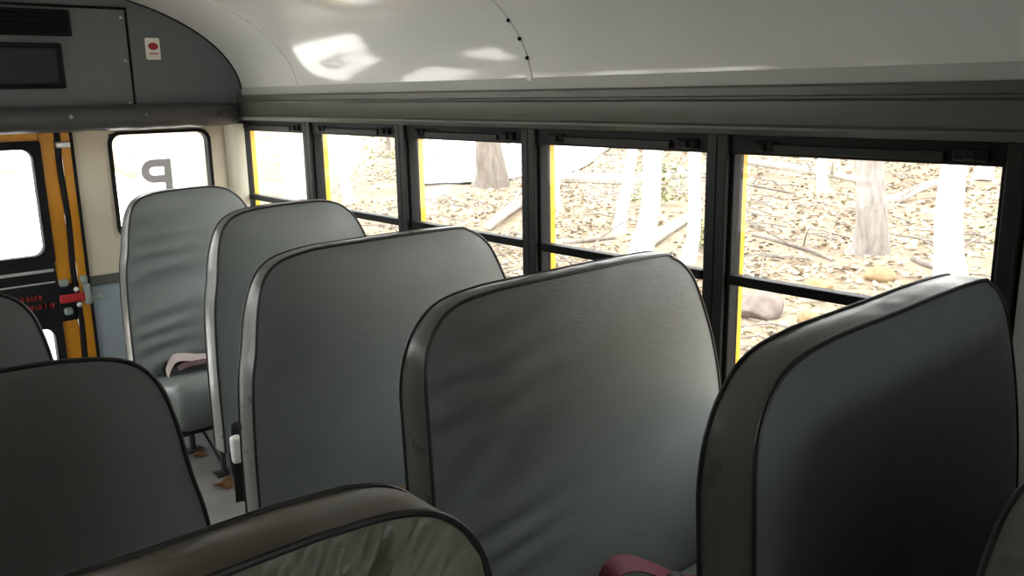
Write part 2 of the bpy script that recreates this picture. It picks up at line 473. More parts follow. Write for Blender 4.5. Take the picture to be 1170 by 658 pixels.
def grille(name, x0, x1, z0, z1, label, slats):
    g = empty(name, ((x0 + x1) / 2, yb0 - .010, Z(z0))); cx = (x0 + x1) / 2
    fr = .012 if slats else .022
    bm = NB(); add_ring(bm, rounded_rect(x0 - cx, x1 - cx, 0, z1 - z0, .010, 3), rounded_rect(x0 - cx + fr, x1 - cx - fr, fr, z1 - z0 - fr, .006, 3), 'y', -.014, 0)
    mesh_obj('grille_frame', bm, M['vent'], g, smooth=False)
    if slats:
        for k in range(slats):
            z = fr + (z1 - z0 - 2 * fr) * (k + .5) / slats
            bm = NB(); add_box(bm, (x0 - cx + fr, -.012, z - .004), (x1 - cx - fr, -.003, z + .003))
            mesh_obj('slat', bm, M['vent'], g, smooth=False)
        bm = NB(); add_box(bm, (x0 - cx + fr, -.002, fr), (x1 - cx - fr, 0, z1 - z0 - fr)); mesh_obj('backing', bm, M['vent'], g, smooth=False)
    else:
        bm = NB(); add_box(bm, (x0 - cx + fr, -.006, fr), (x1 - cx - fr, 0, z1 - z0 - fr)); sp = mesh_obj('speaker_cloth', bm, M['mesh'], g, smooth=False)
    tag(g, label, 'grille')
grille('air_vent', .50, 1.135, .255, .372 - .010, 'narrow black slotted vent high on the grey bulkhead', 4)
grille('speaker_grille', .42, 1.088, -.002 + .045, .228, 'larger black meshed grille on the bulkhead below the narrow vent', 0)
st = empty('sticker', (1.47, yb0, Z(.165)))
bm = NB(); add_prism(bm, rounded_rect(-.032, .032, 0, .094, .008, 3), 'y', -.002, 0); mesh_obj('sticker_sheet', bm, M['sticker'], st, smooth=False)
bm = NB(); add_prism(bm, [(.002 + .022 * math.cos(a), .058 + .016 * math.sin(a)) for a in [k * math.pi / 8 for k in range(16)]], 'y', -.003, -.002)
add_prism(bm, rounded_rect(-.018, .022, .024, .029, .002, 2), 'y', -.003, -.002)
mesh_obj('printed_mark', bm, M['redfade'], st, smooth=False)
tag(st, 'small white sticker with a red mark on the grey bulkhead', 'sticker')

# padded crash roll below the bulkhead
pr = empty('header_pad', (XC, yb0, Z(-.135)))
bm = NB()
sec = [(.0, .005), (-.055, .0), (-.088, .012), (-.10, .04), (-.098, .075), (-.075, .10), (-.03, .108), (.0, .108)]
NS = 60; xs0, xs1 = XL_ + .035 - XC, XR_ - .035 - XC
rings = []
for i in range(NS + 1):
    x = xs0 + (xs1 - xs0) * i / NS
    e = min(1, min(i, NS - i) / 2 * .35 + .3)
    w = .0035 * math.sin(i * 1.7) + .003 * math.sin(i * .61 + 1)
    rings.append([bm.verts.new((x, y * e + (w if y < -.05 else 0), .054 + (z - .054) * (.75 + .25 * e) + w * .4)) for y, z in sec])
for a, b in zip(rings, rings[1:]):
    for k in range(len(sec) - 1): bm.faces.new((a[k], a[k + 1], b[k + 1], b[k]))
    bm.faces.new((a[-1], a[0], b[0], b[-1]))
bm.faces.new(rings[0]); bm.faces.new(rings[-1][::-1])
mesh_obj('padding', bm, M['pad'], pr, split=60)
for x in (.40, 1.07, 1.375, 1.71):
    bm = NB(); bmesh.ops.create_uvsphere(bm, u_segments=10, v_segments=6, radius=.011)
    for v in bm.verts: v.co.y *= .5
    o = mesh_obj('button', bm, M['blacksteel'] if x > 1.6 else M['bracket'], pr); o.location = (x - XC, -.098, .062)
tag(pr, 'dark grey padded crash roll running across above the rear door', 'padding')

# rear emergency door
dr = struct(empty('door_1', (XC, YB, 0)))
def dbx(name, mat, parent, *boxes, bev=.004):
    bm = NB()
    for x0, x1, z0, z1, y0, y1 in boxes: add_box(bm, (x0 - XC, y0, Z(z0)), (x1 - XC, y1, Z(z1)), bev, 2)
    return mesh_obj(name, bm, mat, parent, smooth=False)
for s, nm in ((1, 'r'), (-1, 'l')):
    m_ = lambda a, b: (a, b) if s > 0 else tuple(sorted((2 * XC - a, 2 * XC - b)))
    dbx('door_jamb', M['orange'], dr, (*m_(1.058, 1.098), -1.56, -.14, -.012, .05))
    dbx('jamb_seal', M['rubber'], dr, (*m_(1.094, 1.108), -1.56, -.14, -.018, .0))
    bm = NB(); xx = m_(1.048, 1.05)[0 if s > 0 else 1] - XC
    add_tube(bm, [(xx + s * (.004 * math.sin(k * .8)), -.004, Z(-1.56 + k * .0592)) for k in range(25)], .013, 8)
    mesh_obj('door_seal', bm, M['rubber'], dr)
leaf = dbx('door_leaf', M['orange'], dr, (.385, .415, -1.56, -.14, .0, .03), (.97, 1.04, -1.56, -.14, .0, .03), (.40, .98, -.205, -.14, .0, .03), (.40, .98, -1.56, -1.44, .0, .03), bev=.002)
def glazed(z0, z1, x0, x1):
    ins = .035
    bm = NB(); add_ring(bm, [(x - XC, Z(z)) for x, z in rounded_rect(x0 - ins, x1 + ins, z0 - ins, z1 + ins, .012)], [(x - XC, Z(z)) for x, z in rounded_rect(x0, x1, z0, z1, .045)], 'y', -.010, .034)
    mesh_obj('rubber_gasket', bm, M['rubber'], leaf)
    bm = NB(); add_prism(bm, [(x - XC, Z(z)) for x, z in rounded_rect(x0 - .004, x1 + .004, z0 - .004, z1 + .004, .045)], 'y', .012, .017)
    mesh_obj('pane', bm, M['glass'], leaf, smooth=False)
glazed(-.66, -.205, .495, .943); glazed(-1.41, -.985, .495, .937)
dbx('lock_panel', M['black'], leaf, (.46, .975, -.965, -.69, -.006, .03), (.97, 1.045, -.965, -.80, -.008, .0), bev=.003)
dbx('panel_moulding', M['silver'], leaf, (.47, .965, -.735, -.722, -.012, -.004), (.47, .965, -.785, -.778, -.010, -.004), bev=.002)
bm = NB()
rr = random.Random(3)
for z, xa, xb in ((-.842, .60, .895), (-.884, .70, .952)):       # two worn, unreadable lines of red lettering
    x = xa
    while x < xb:
        w = rr.uniform(.008, .016)
        add_box(bm, (x - XC, -.0075, Z(z - .011)), (x + w * .62 - XC, -.0058, Z(z + .011)))
        add_box(bm, (x - XC, -.0075, Z(z + rr.choice((-.009, .0, .007)))), (x + w - XC, -.0058, Z(z + .011 if rr.random() < .4 else z + .003)))
        x += w + .006
mesh_obj('red_lettering', bm, M['redfade'], leaf, smooth=False)
hd = dbx('door_handle', M['red'], dr, (.965, 1.075, -.875, -.838, -.055, -.035), bev=.006)
bm = NB()
add_box(bm, (1.066 - XC, -.062, Z(-.895)), (1.094 - XC, -.014, Z(-.80)), .010); add_box(bm, (1.085 - XC, -.055, Z(-.888)), (1.140 - XC, -.012, Z(-.856)), .012)
add_box(bm, (1.062 - XC, -.05, Z(-.80)), (1.088 - XC, -.012, Z(-.765)), .008)
mesh_obj('latch_bracket', bm, M['bracket'], dr, smooth=False)
for x, z in ((.995, -.79), (1.0, -.918)):
    bm = NB(); add_box(bm, (x - .018 - XC, -.035, Z(z - .016)), (x + .018 - XC, -.006, Z(z + .016)), .008)
    mesh_obj('handle_mount', bm, M['bracket'], dr, smooth=False)
for x, z in ((1.035, -.82), (1.04, -.89)):
    bm = NB(); bmesh.ops.create_uvsphere(bm, u_segments=10, v_segments=8, radius=.012)
    o = mesh_obj('bolt', bm, M['silver'], dr); o.location = (x - XC, -.05, Z(z))
dbx('hinge_clip', M['silver'], dr, (1.035, 1.092, -.205, -.178, -.03, -.010), bev=.006)

# front wall with the windscreen openings, far behind the photographer
bm = NB()
add_box(bm, (XL_ - .05, YF - .06, -.1), (XR_ + .05, YF, Z(-.75))); add_box(bm, (XL_ - .05, YF - .06, Z(-.05)), (XR_ + .05, YF, Z(.02)))
for x0, x1 in ((XL_ - .05, XL_ + .12), (XR_ - .12, XR_ + .05), (XC - .04, XC + .04)): add_box(bm, (x0, YF - .06, Z(-.75)), (x1, YF, Z(-.05)))
pr = [arch(math.pi * i / NA, -.001) for i in range(NA + 1)]
add_prism(bm, pr, 'y', YF - .06, YF)
struct(mesh_obj('wall_front', bm, M['bulk'], smooth=False))

# ------------------------------------------------------------------ bench seats
TH = .085
def corner_tight(h): return [(0, -h), (0, -.30), (0, -.15), (.007, -.095), (.025, -.057), (.057, -.026), (.10, -.010), (.16, -.003), (.25, 0)]
def corner_soft(h): return [(-.018, -h), (-.012, -.52), (.0, -.33), (.018, -.235), (.034, -.133), (.056, -.064), (.097, -.024), (.17, -.006), (.28, 0)]
def corner_slope(h): return [(0, -h), (.0, -.52), (.012, -.37), (.037, -.255), (.070, -.165), (.112, -.080), (.150, -.038), (.195, -.012), (.26, 0)]
def bench(label, yf, x0, x1, zt, cl, cr, wall, vin='vinyl', band='vinyl_band', cush=.42, fold=0.0, seed=1, lumpy=0.0, pucker=0.0, drop=0.0, taper=.40, legs=True, zb=-1.20, wallgap=True, group='grey bus seats'):
    """backrest whose front face stands at yf, facing the bus front (-Y); wall = +1 / -1 side that meets the bus wall"""
    rnd = random.Random(seed)
    cx = (x0 + x1) / 2
    root = empty('bus_seat', (cx, yf, 0))
    h = zt - zb
    left = [Vector((x0 - cx + a, 0, zt + FZ + b)) for a, b in cl(h)]
    right = [Vector((x1 - cx - a, 0, zt + FZ + b)) for a, b in cr(h)][::-1]
    line = resample(catmull(left + right, 10), 150 if not pucker else 460)
    tan = math.tan(math.radians(2.5))
    def lean(z): return (z - (zt + FZ)) * tan
    def thick(z):       # the padding thins toward the top
        k = min(1, max(0, (z - (zt + FZ) + .21) / .20)); return TH * (1 - taper * k * k * (3 - 2 * k))
    ph = [rnd.uniform(0, 6.28) for _ in range(8)]
    def wav(s):     # gentle unevenness of the padding along its edge
        return lumpy * (.5 * math.sin(9 * s + ph[0]) + .35 * math.sin(21 * s + ph[1]) + .2 * math.sin(47 * s + ph[2]))
    N = len(line)
    line = [p + Vector((0, 0, wav(i / N) if .15 < i / N < .85 else 0)) for i, p in enumerate(line)]
    nrm = []
    for i in range(N):
        t = (line[min(i + 1, N - 1)] - line[max(i - 1, 0)]).normalized()
        nrm.append(Vector((-t.z, 0, t.x)))
    # boxing strip round the edge
    bm = NB(); rings = []
    for i in range(N):
        r = []
        for q in range(7):
            t = q / 6; o = .004 * math.sin(math.pi * t) + (.0006 + pucker * .12) * math.sin(i / N * 135 + ph[3] + 2 * math.sin(i / N * 37)) * math.sin(math.pi * t)
            p = line[i] + nrm[i] * o
            r.append(bm.verts.new((p.x, lean(p.z) + thick(p.z) * t, p.z - drop * t)))
        rings.append(r)
    for a, b in zip(rings, rings[1:]):
        for q in range(6): bm.faces.new((a[q], a[q + 1], b[q + 1], b[q]))
    bm.faces.new([v for v in rings[0]][::-1] + [v for v in rings[-1]])
    mesh_obj('edge_band', bm, M[band], root, split=50)
    for y in (0, 1):
        bm = NB(); add_tube(bm, [(p.x, lean(p.z) + y * thick(p.z), p.z - drop * y) for p in line], .004, 8)
        mesh_obj('piping', bm, M['piping'], root)
    # padded covers, front and back
    T = 26
    ctr = Vector((0, 0, zt + FZ - h * .52))
    loop = line + [line[-1].lerp(line[0], k / 26) for k in range(1, 26)]
    for side in (0, 1):
        bm = NB(); rows = []
        for j in range(T):
            t = 1 - (j / T) ** 1.5 * .985 if j else 1
            row = []
            for i, p in enumerate(loop):
                q = ctr + (p - ctr) * t
                d = .024 * (1 - t ** 5)
                if side == 0:
                    s = i / N
                    near = max(0, 1 - (1 - t) * 3.2)
                    # gathers running in from the piping, and softer drag folds on the cloth
                    g = (math.sin(s * 330 + 9 * math.sin(s * 19 + ph[4]) + 16 * (1 - t) + ph[5]) + .6 * math.sin(s * 560 + 6 * math.sin(s * 41) - 14 * (1 - t))) * math.sin(math.pi * min(1, ((1 - t) * 1.9) ** .55)) * (.35 + .65 * math.sin(s * 61 + ph[2]) ** 2)
                    f = math.sin(q.z * 62 + 14 * q.x * math.sin(q.x * 3 + ph[6]) + 2.2 * math.sin(q.z * 17 + ph[7])) * math.exp(-((q.x - (x0 - cx) - .08) / .16) ** 2) * (1 - t ** 8)
                    f += .5 * math.sin(q.z * 23 - q.x * 9 + ph[0]) * math.exp(-((q.x - (x0 - cx)) / .35) ** 2) * (1 - t ** 8)
                    d += fold * (.0045 * f) + pucker * g
                y = lean(q.z) + (-d if side == 0 else thick(q.z) + d)
                row.append(bm.verts.new((q.x, y, q.z - drop * side)))
            rows.append(row)
        m = len(loop)
        for a, b in zip(rows, rows[1:]):
            for i in range(m): bm.faces.new((a[i], a[(i + 1) % m], b[(i + 1) % m], b[i]))
        c = bm.verts.new((ctr.x, lean(ctr.z) + (-.024 if side == 0 else TH + .024), ctr.z))
        for i in range(m): bm.faces.new((rows[-1][i], rows[-1][(i + 1) % m], c))
        mesh_obj('front_cover' if side == 0 else 'back_cover', bm, M[vin], root, split=80)
    # cushion
    zc = -1.18 + FZ
    yb_ = lean(zc) - .012
    sec = []
    prof = [(yb_, zc - .15), (yb_, zc + .0), (yb_ - .03, zc + .008), (yb_ - cush * .5, zc + .035), (yb_ - cush + .07, zc + .075), (yb_ - cush + .025, zc + .066), (yb_ - cush, zc + .03), (yb_ - cush + .004, zc - .05), (yb_ - cush + .03, zc - .13), (yb_ - cush + .09, zc - .155)]
    bm = NB(); rings = []
    xs = [x0 - cx + .004, x0 - cx + .010, x0 - cx + .028, x0 - cx + .06] + [x0 - cx + .06 + (x1 - x0 - .12) * k / 8 for k in range(1, 8)] + [x1 - cx - .06, x1 - cx - .028, x1 - cx - .010, x1 - cx - .004]
    my = sum(p[0] for p in prof) / len(prof); mz = sum(p[1] for p in prof) / len(prof)
    for x in xs:
        e = min(x - (x0 - cx), (x1 - cx) - x); k = 1 - max(0, (.06 - e) / .06) ** 2.2 * .28
        rings.append([bm.verts.new((x, my + (y - my) * (.6 + .4 * k) if y < yb_ - .001 else y, mz + (z - mz) * k)) for y, z in prof])
    for a, b in zip(rings, rings[1:]):
        for q in range(len(prof)): bm.faces.new((a[q], a[(q + 1) % len(prof)], b[(q + 1) % len(prof)], b[q]))
    bm.faces.new(rings[0][::-1]); bm.faces.new(rings[-1])
    mesh_obj('seat_cushion', bm, M[vin], root, split=70)
    # tubular frame, two aisle legs with feet and a wall bracket
    zf = zc - .158
    lx = (x0 - cx + .19) if wall > 0 else (x1 - cx - .19)
    wx = (x1 - cx) if wall > 0 else (x0 - cx)
    fy = yb_ - cush + .09; ry = -.045
    bm = NB()
    ax = (x0 - cx + .03) if wall > 0 else (x1 - cx - .03)
    add_tube(bm, [(wx, fy, zf), (ax, fy, zf)], .013); add_tube(bm, [(wx, ry, zf), (ax, ry, zf)], .013); add_tube(bm, [(ax, ry, zf), (ax, fy, zf)], .013)
    add_tube(bm, [(ax, ry, zf), (ax, .03, zf + .02), (ax, .045, zc + .04)], .012)
    mesh_obj('seat_frame', bm, M['blacksteel'], root)
    if legs:
        for y in (fy, ry):
            bm = NB(); add_tube(bm, [(lx, y, zf), (lx, y, .012)], .013); add_box(bm, (lx - .04, y - .03, 0.0), (lx + .04, y + .03, .012), .003)
            mesh_obj('leg', bm, M['blacksteel'], root)
        bm = NB(); add_tube(bm, [(lx, ry, zf - .02), (lx, fy, .03)], .009)
        mesh_obj('brace', bm, M['blacksteel'], root)
        bm = NB(); w2 = (XR_ if wall > 0 else XL_) - cx
        a, b = sorted((wx - wall * .02, w2 - wall * .0008)); add_box(bm, (a, fy - .03, zf - .02), (b, ry + .03, zf + .012), .003)
        mesh_obj('wall_bracket', bm, M['blacksteel'], root, smooth=False)
    tag(root, label, 'bus seat', group)
    return root
bench('narrow grey bus seat directly in front of the rear window, farthest in the row', 3.775, 1.150, 1.805, -.388, corner_soft, corner_slope, 1, fold=2.0, seed=5)
bench('narrow grey bus seat second from the rear, ahead of the one by the rear window', 2.807, 1.122, 1.805, -.373, corner_soft, corner_slope, 1, fold=.2, seed=6)
bench('wide grey bus seat in the middle of the window row, third from the rear', 2.02, .885, 1.800, -.390, corner_soft, corner_slope, 1, fold=.25, seed=7)
bench('wide grey bus seat with a burgundy belt on its cushion, creased vinyl back', 1.26, .884, 1.800, -.374, corner_tight, corner_slope, 1, fold=2.3, seed=8)
foam_seat = bpy.context.scene.objects['bus_seat.003']
bm = NB(); add_tube(bm, [(0, 0, -.03), (.002, 0, -.01), (.0, .002, .008), (.004, .001, .022)], [.008, .010, .007, .002], 8)
o = mesh_obj('torn_foam', bm, M['foam'], foam_seat); o.location = Vector((.870, 1.330, Z(-.768))) - Vector(foam_seat.location); o['label'] = 'yellow foam showing at a torn seam'
bench('wide grey bus seat beside the last side window at right, in deep shade', .566, .886, 1.800, -.331, corner_tight, corner_slope, 1, fold=.3, cush=.14, seed=9, lumpy=.0025, drop=.0, taper=.24, legs=False)
bench('grey bus seat at the right edge of view, only its rounded corner showing', .225, .886, 1.800, -.424, corner_tight, corner_slope, 1, seed=10, taper=.15)
bench('grey bus seat beside the emergency door on the aisle side, partly cut off', 2.10, -.385, .485, -.388, corner_slope, corner_soft, -1, seed=11, drop=.014, taper=.5)
bench('dark grey bus seat at left across the aisle with a plain smooth back', 1.39, -.385, .506, -.380, corner_slope, corner_soft, -1, seed=12, drop=.014, taper=.5)
bench('worn olive grey bus seat nearest the camera with puckered cover along its piping', .617, -.385, .502, -.364, corner_slope, corner_tight, -1, 'vinyl_olive', 'vinyl_olive_band', seed=13, lumpy=.004, pucker=.009, taper=.12)

# ------------------------------------------------------------------ belts and small things
def webbing(parent, mat, pts, wd, w=.045): 
    bm = NB(); add_ribbon(bm, resample(catmull(pts, 8), 40), wd, w); return mesh_obj('webbing', bm, mat, parent, split=60)
zc = Z(-1.18)
b = empty('seat_belt', (1.62, 1.17, zc))
def rel(b, pts): return [Vector(p) - b.location for p in pts]
# burgundy belt lying crumpled on the cushion of the fourth seat
pts = [(1.20, .97, Z(-1.115)), (1.22, 1.06, Z(-1.09)), (1.225, 1.12, Z(-1.035)), (1.27, 1.135, Z(-1.002)), (1.33, 1.135, Z(-1.012)), (1.40, 1.125, Z(-1.052)), (1.48, 1.11, Z(-1.105)), (1.54, 1.09, Z(-1.125)), (1.63, 1.09, Z(-1.125)), (1.70, 1.09, Z(-1.13))]
wd = (.25, 1, .35)
webbing(b, M['burgundy'], rel(b, pts), wd, .05)
webbing(b, M['blackweb'], rel(b, [(1.34, 1.00, Z(-1.115)), (1.37, 1.06, Z(-1.075)), (1.40, 1.08, Z(-1.055)), (1.435, 1.08, Z(-1.065)), (1.47, 1.06, Z(-1.095)), (1.50, 1.00, Z(-1.118))]), (.6, 1, 0), .045)
bm = NB(); add_box(bm, (-.030, -.02, -.006), (.025, .02, .008), .004)
o = mesh_obj('buckle_tongue', bm, M['silver'], b, smooth=False); o.location = Vector((1.225, 1.12, Z(-1.045))) - b.location; o.rotation_euler = (.3, .2, .4)
tag(b, 'crumpled burgundy seat belt on the window row cushion fourth from the rear', 'seat belt')
# pale belt on the cushion of the rearmost seat
b = empty('seat_belt', (1.33, 3.68, zc))
pts = [(1.215, 3.595, Z(-1.136)), (1.24, 3.635, Z(-1.120)), (1.275, 3.660, Z(-1.095)), (1.32, 3.665, Z(-1.098)), (1.38, 3.655, Z(-1.112)), (1.46, 3.645, Z(-1.120)), (1.56, 3.645, Z(-1.130))]
webbing(b, M['tanweb'], rel(b, pts), (.15, 1, .55), .05)
webbing(b, M['mauve'], rel(b, [(1.27, 3.615, Z(-1.130)), (1.31, 3.625, Z(-1.122)), (1.38, 3.615, Z(-1.120)), (1.46, 3.605, Z(-1.124))]), (.1, 1, .2), .045)
webbing(b, M['blackweb'], rel(b, [(1.22, 3.655, Z(-1.145)), (1.26, 3.680, Z(-1.125)), (1.33, 3.685, Z(-1.120)), (1.45, 3.685, Z(-1.130))]), (0, .8, .8), .045)
tag(b, 'pale mauve seat belt bunched on the cushion of the rearmost window row seat', 'seat belt')
# black belt end with a white plastic sleeve hanging over the aisle edge of the second seat
b = empty('seat_belt', (1.10, 2.66, Z(-1.18)))
bm = NB(); add_box(bm, (1.080 - 1.10, -.016, -.02), (1.118 - 1.10, .022, .082), .017, 4)
for v in bm.verts: v.co.y *= .75 + .4 * (v.co.z / .118)
mesh_obj('belt_sleeve', bm, M['whiteplastic'], b, split=60)
webbing(b, M['blackweb'], rel(b, [(1.15, 2.70, Z(-1.07)), (1.118, 2.68, Z(-1.066)), (1.106, 2.664, Z(-1.085)), (1.103, 2.662, Z(-1.18)), (1.100, 2.66, Z(-1.25)), (1.096, 2.655, Z(-1.335))]), (1, -.25, 0), .036)
tag(b, 'black belt end with white plastic sleeve hanging at the second rearmost seat', 'seat belt')
# dark strap end on top of the nearest worn seat back
b = empty('belt_strap', (.40, .72, Z(-.40)))
webbing(b, M['blackweb'], rel(b, [(.350, .712, Z(-.39)), (.372, .711, Z(-.385)), (.395, .711, Z(-.379)), (.42, .712, Z(-.386)), (.43, .714, Z(-.395))]), (.1, 1, 0), .008)
tag(b, 'thin dark strap loop behind the top edge of the worn olive seat', 'strap')

def leaf_shape(name, loc, size, rz, label, mat, curl=.35, seed=0):
    rnd = random.Random(seed)
    root = empty(name, loc, rz)
    bm = NB(); n = 22; c = bm.verts.new((0, 0, .012 * size / .1)); ring = []
    for k in range(n):
        a = 2 * math.pi * k / n
        lob = .62 + .38 * abs(math.cos(a * 2.5)) ** 1.5 + rnd.uniform(-.06, .06)
        r = size * .5 * lob
        ring.append(bm.verts.new((r * math.cos(a), r * math.sin(a) * .8, .002 + max(0, curl * r * (.5 + .5 * math.sin(a * 2 + seed))))))
    for k in range(n): bm.faces.new((c, ring[k], ring[(k + 1) % n]))
    bmesh.ops.solidify(bm, geom=bm.faces[:], thickness=.0012)
    mesh_obj('leaf_blade', bm, mat, root, split=80)
    bm = NB(); add_tube(bm, [(-size * .45, 0, .003), (-size * .65, .01, .004), (-size * .8, .02, .002)], .0014, 6)
    mesh_obj('leaf_stalk', bm, mat, root)
    tag(root, label, 'leaf')
leaf_shape('fallen_leaf', (1.335, 3.66, .001), .085, .4, 'small dry brown leaf on the floor under the rearmost seat cushion', M['deadleaf'], .4, 1)
leaf_shape('fallen_leaf', (1.29, 3.285, .001), .125, 3.6, 'larger dry brown leaf on the floor by the front leg of the rearmost seat', M['deadleaf'], .5, 2)

# ------------------------------------------------------------------ the woods outside
GZ = -2.45 + FZ
def gz(x, y):
    d = max(0.0, x - 22)
    return GZ + .085 * d + .0012 * d * d + .10 * math.sin(x * .55 + y * .3) * math.sin(y * .43) * min(1, max(0, (x - 3.5) / 3))
bm = NB()
xs = [-45, -30, -18, -10, -5, -2, 1, 3, 3.6] + [3.6 + .55 * i for i in range(1, 45)] + [30, 34, 40, 48, 60, 80]
ys = [-45, -30, -20, -12, -6] + [-3 + .6 * i for i in range(60)] + [34, 38, 44, 52, 65, 85]
V = [[bm.verts.new((x, y, gz(x, y) + (random.uniform(-.03, .03) if x > 4 else -.02))) for y in ys] for x in xs]
for i in range(len(xs) - 1):
    for j in range(len(ys) - 1): bm.faces.new((V[i][j], V[i + 1][j], V[i + 1][j + 1], V[i][j + 1]))
struct(mesh_obj('ground', bm, M['ground'], split=180))
def patch(name, poly, dz=.03, n=1):
    bm = NB(); f = bm.faces.new([bm.verts.new((x, y, 0)) for x, y in poly])
    bmesh.ops.triangulate(bm, faces=[f])
    bmesh.ops.subdivide_edges(bm, edges=bm.edges[:], cuts=6, use_grid_fill=True)
    for v in bm.verts: v.co.z = gz(v.co.x, v.co.y) + dz + .02
    r = struct(mesh_obj(name, bm, M['road'], split=180)); return r
patch('road', [(-14, -40), (2.6, -40), (2.6, 2), (3.2, 8), (5.5, 15), (9.5, 21), (9.0, 28), (11, 50), (6, 80), (-30, 80), (-20, 20)])
patch('path', [(13.2, 19.2), (14.9, 17.6), (18.5, 18.6), (27, 24), (36, 34), (31, 40), (22, 32)], .05)

KO = []         # where something stands on the leaves: x, y, radius
def tree(x, y, r, mat, label, group=None, lean=(0, 0), h=9.0, seed=0, branches=3, root_flare=1.6):
    rnd = random.Random(seed); z = gz(x, y) - .08
    t = empty('tree', (x, y, z)); KO.append((x, y, r * root_flare + .1))
    pts = []; rad = []
    for k in range(15):
        f = (k / 14) ** 1.5
        pts.append((lean[0] * f * h + .06 * math.sin(k * 1.3 + seed), lean[1] * f * h + .06 * math.cos(k * 1.1 + seed), f * h))
        rad.append(r * (1 - .55 * f) * (1 + (root_flare - 1) * math.exp(-f * h / (r * 1.6))))
    bm = NB(); add_tube(bm, pts, rad, 14)
    for v in bm.verts:
        v.co += Vector((math.sin(v.co.z * 3 + seed), math.cos(v.co.z * 2.3 + seed), 0)) * r * .05
    mesh_obj('trunk', bm, mat, t)
    for b_ in range(branches):
        k = rnd.randint(7, 12); p = Vector(pts[k]); a = rnd.uniform(0, 6.28)
        L = rnd.uniform(1.2, 2.4); d = Vector((math.cos(a), math.sin(a), rnd.uniform(.1, .7)))
        bm = NB(); add_tube(bm, [p + d * L * s + Vector((0, 0, .25 * math.sin(s * 3 + seed))) for s in (0, .3, .6, 1)], [r * .3, r * .22, r * .13, r * .04], 7)
        mesh_obj('branch', bm, mat, t)
    tag(t, label, 'tree', group)
tree(12.2, 6.02, .205, M['bark_grey'], 'thick grey barked tree standing in the nearest window', seed=1)
tree(10.6, 4.24, .155, M['bark_pale'], 'pale bare tree trunk right of the grey tree in the nearest window', seed=2, lean=(.01, -.01))
tree(19.9, 11.05, .12, M['bark_pale'], 'thin pale trunk far back, left of the thick grey tree', seed=3)
tree(11.49, 10.16, .10, M['bark_pale'], 'slim leaning pale trunk in the second window', lean=(.09, -.05), seed=4)
tree(10.15, 8.51, .15, M['bark_pale'], 'thick pale trunk in the middle of the second window', lean=(.05, -.03), seed=5)
tree(10.06, 7.60, .095, M['bark_pale'], 'slim pale trunk by the right frame of the second window', lean=(.03, -.02), seed=6)
tree(9.6, 3.2, .11, M['bark_pale'], 'pale trunk at the right edge of the nearest window', seed=16)
tree(14.6, 17.45, .33, M['bark_mid'], 'broad brown trunk in the third window', seed=7, lean=(0, .01))
tree(10.76, 18.21, .11, M['bark_pale'], 'slim pale trunk in the middle of the fourth window', lean=(.03, -.01), seed=8)
tree(10.7, 15.6, .13, M['bark_pale'], 'pale trunk at the right side of the fourth window', seed=9)
tree(12.9, 13.2, .09, M['bark_pale'], 'slim pale trunk by the right frame of the third window', seed=10)
tree(17.4, 19.2, .16, M['bark_pale'], 'slanting pale trunk at the left of the second window', lean=(.25, -.25), seed=12)
rt = random.Random(21); made = 0; spots = [(21.5, 14.6), (21.3, 13.4), (21.2, 12.6), (21, 11.6), (20.9, 10.7), (19.4, 9.4), (19.9, 11.05), (17.6, 8.7), (18.6, 8.5), (19.4, 8.5), (20.6, 8.4), (15.9, 17.3), (17.4, 15.1), (18.2, 14.5), (18.9, 15.4), (19.8, 15.3), (20.6, 15.2), (21.3, 15.2), (17.4, 19.2), (14.6, 17.45)]
while made < 46:
    x = rt.uniform(19, 46); y = x * rt.uniform(.28, 1.55)
    if 1.18 < y / x < 1.5: continue
    if any((x - a) ** 2 + (y - b_) ** 2 < 1.7 for a, b_ in spots): continue
    spots.append((x, y))
    tree(x, y, rt.uniform(.07, .20), M[rt.choice(['bark_grey', 'bark_mid', 'bark_mid', 'bark_pale'])], 'bare trunk deep in the woods behind the trees near the windows', 'distant bare trees in the woods', lean=(rt.uniform(-.03, .03), rt.uniform(-.03, .03)), seed=made + 30, branches=0)
    made += 1
for x, y, r in ((-3.5, 26, .2), (-1, 31, .2), (6.2, 27, .16), (8.0, 33, .2), (4.8, 38, .22)):
    tree(x, y, r, M['bark_pale'], 'pale trunk beyond the road behind the bus', 'trees beyond the road behind the bus', seed=int(y))

def log(name, pts, r0, r1, mat, label, dz=0.0, stubs=0, seed=0):
    a = Vector((pts[0][0], pts[0][1], 0)); root = empty(name, (a.x, a.y, gz(a.x, a.y)))
    P3 = [Vector((p[0], p[1], gz(p[0], p[1]) + r0 * .7 + dz + (p[2] if len(p) > 2 else 0))) - root.location for p in pts]
    P3 = resample(catmull(P3, 6), 22); n = len(P3)
    for p in P3: KO.append((p.x + a.x, p.y + a.y, r0 + .14))
    bm = NB(); add_tube(bm, P3, [r0 + (r1 - r0) * i / (n - 1) for i in range(n)], 10)
    mesh_obj('log_stem', bm, mat, root)
    rnd = random.Random(seed)
    for k in range(stubs):
        i = rnd.randint(4, n - 3); p = P3[i]; d = Vector((rnd.uniform(-1, 1), rnd.uniform(-1, 1), rnd.uniform(.3, 1))).normalized() * rnd.uniform(.4, 1.1)
        bm = NB(); add_tube(bm, [p, p + d * .5 + Vector((0, 0, .05)), p + d], [r1 * .7, r1 * .45, r1 * .15], 6)
        mesh_obj('side_branch', bm, mat, root)
    tag(root, label, 'log' if 'log' in name else 'branch')
log('fallen_log', [(15.9, 17.3), (16.6, 16.2), (17.4, 15.1), (18.2, 14.5)], .17, .13, M['wood_log'], 'pale fallen log lying across the second window', stubs=3, seed=1)
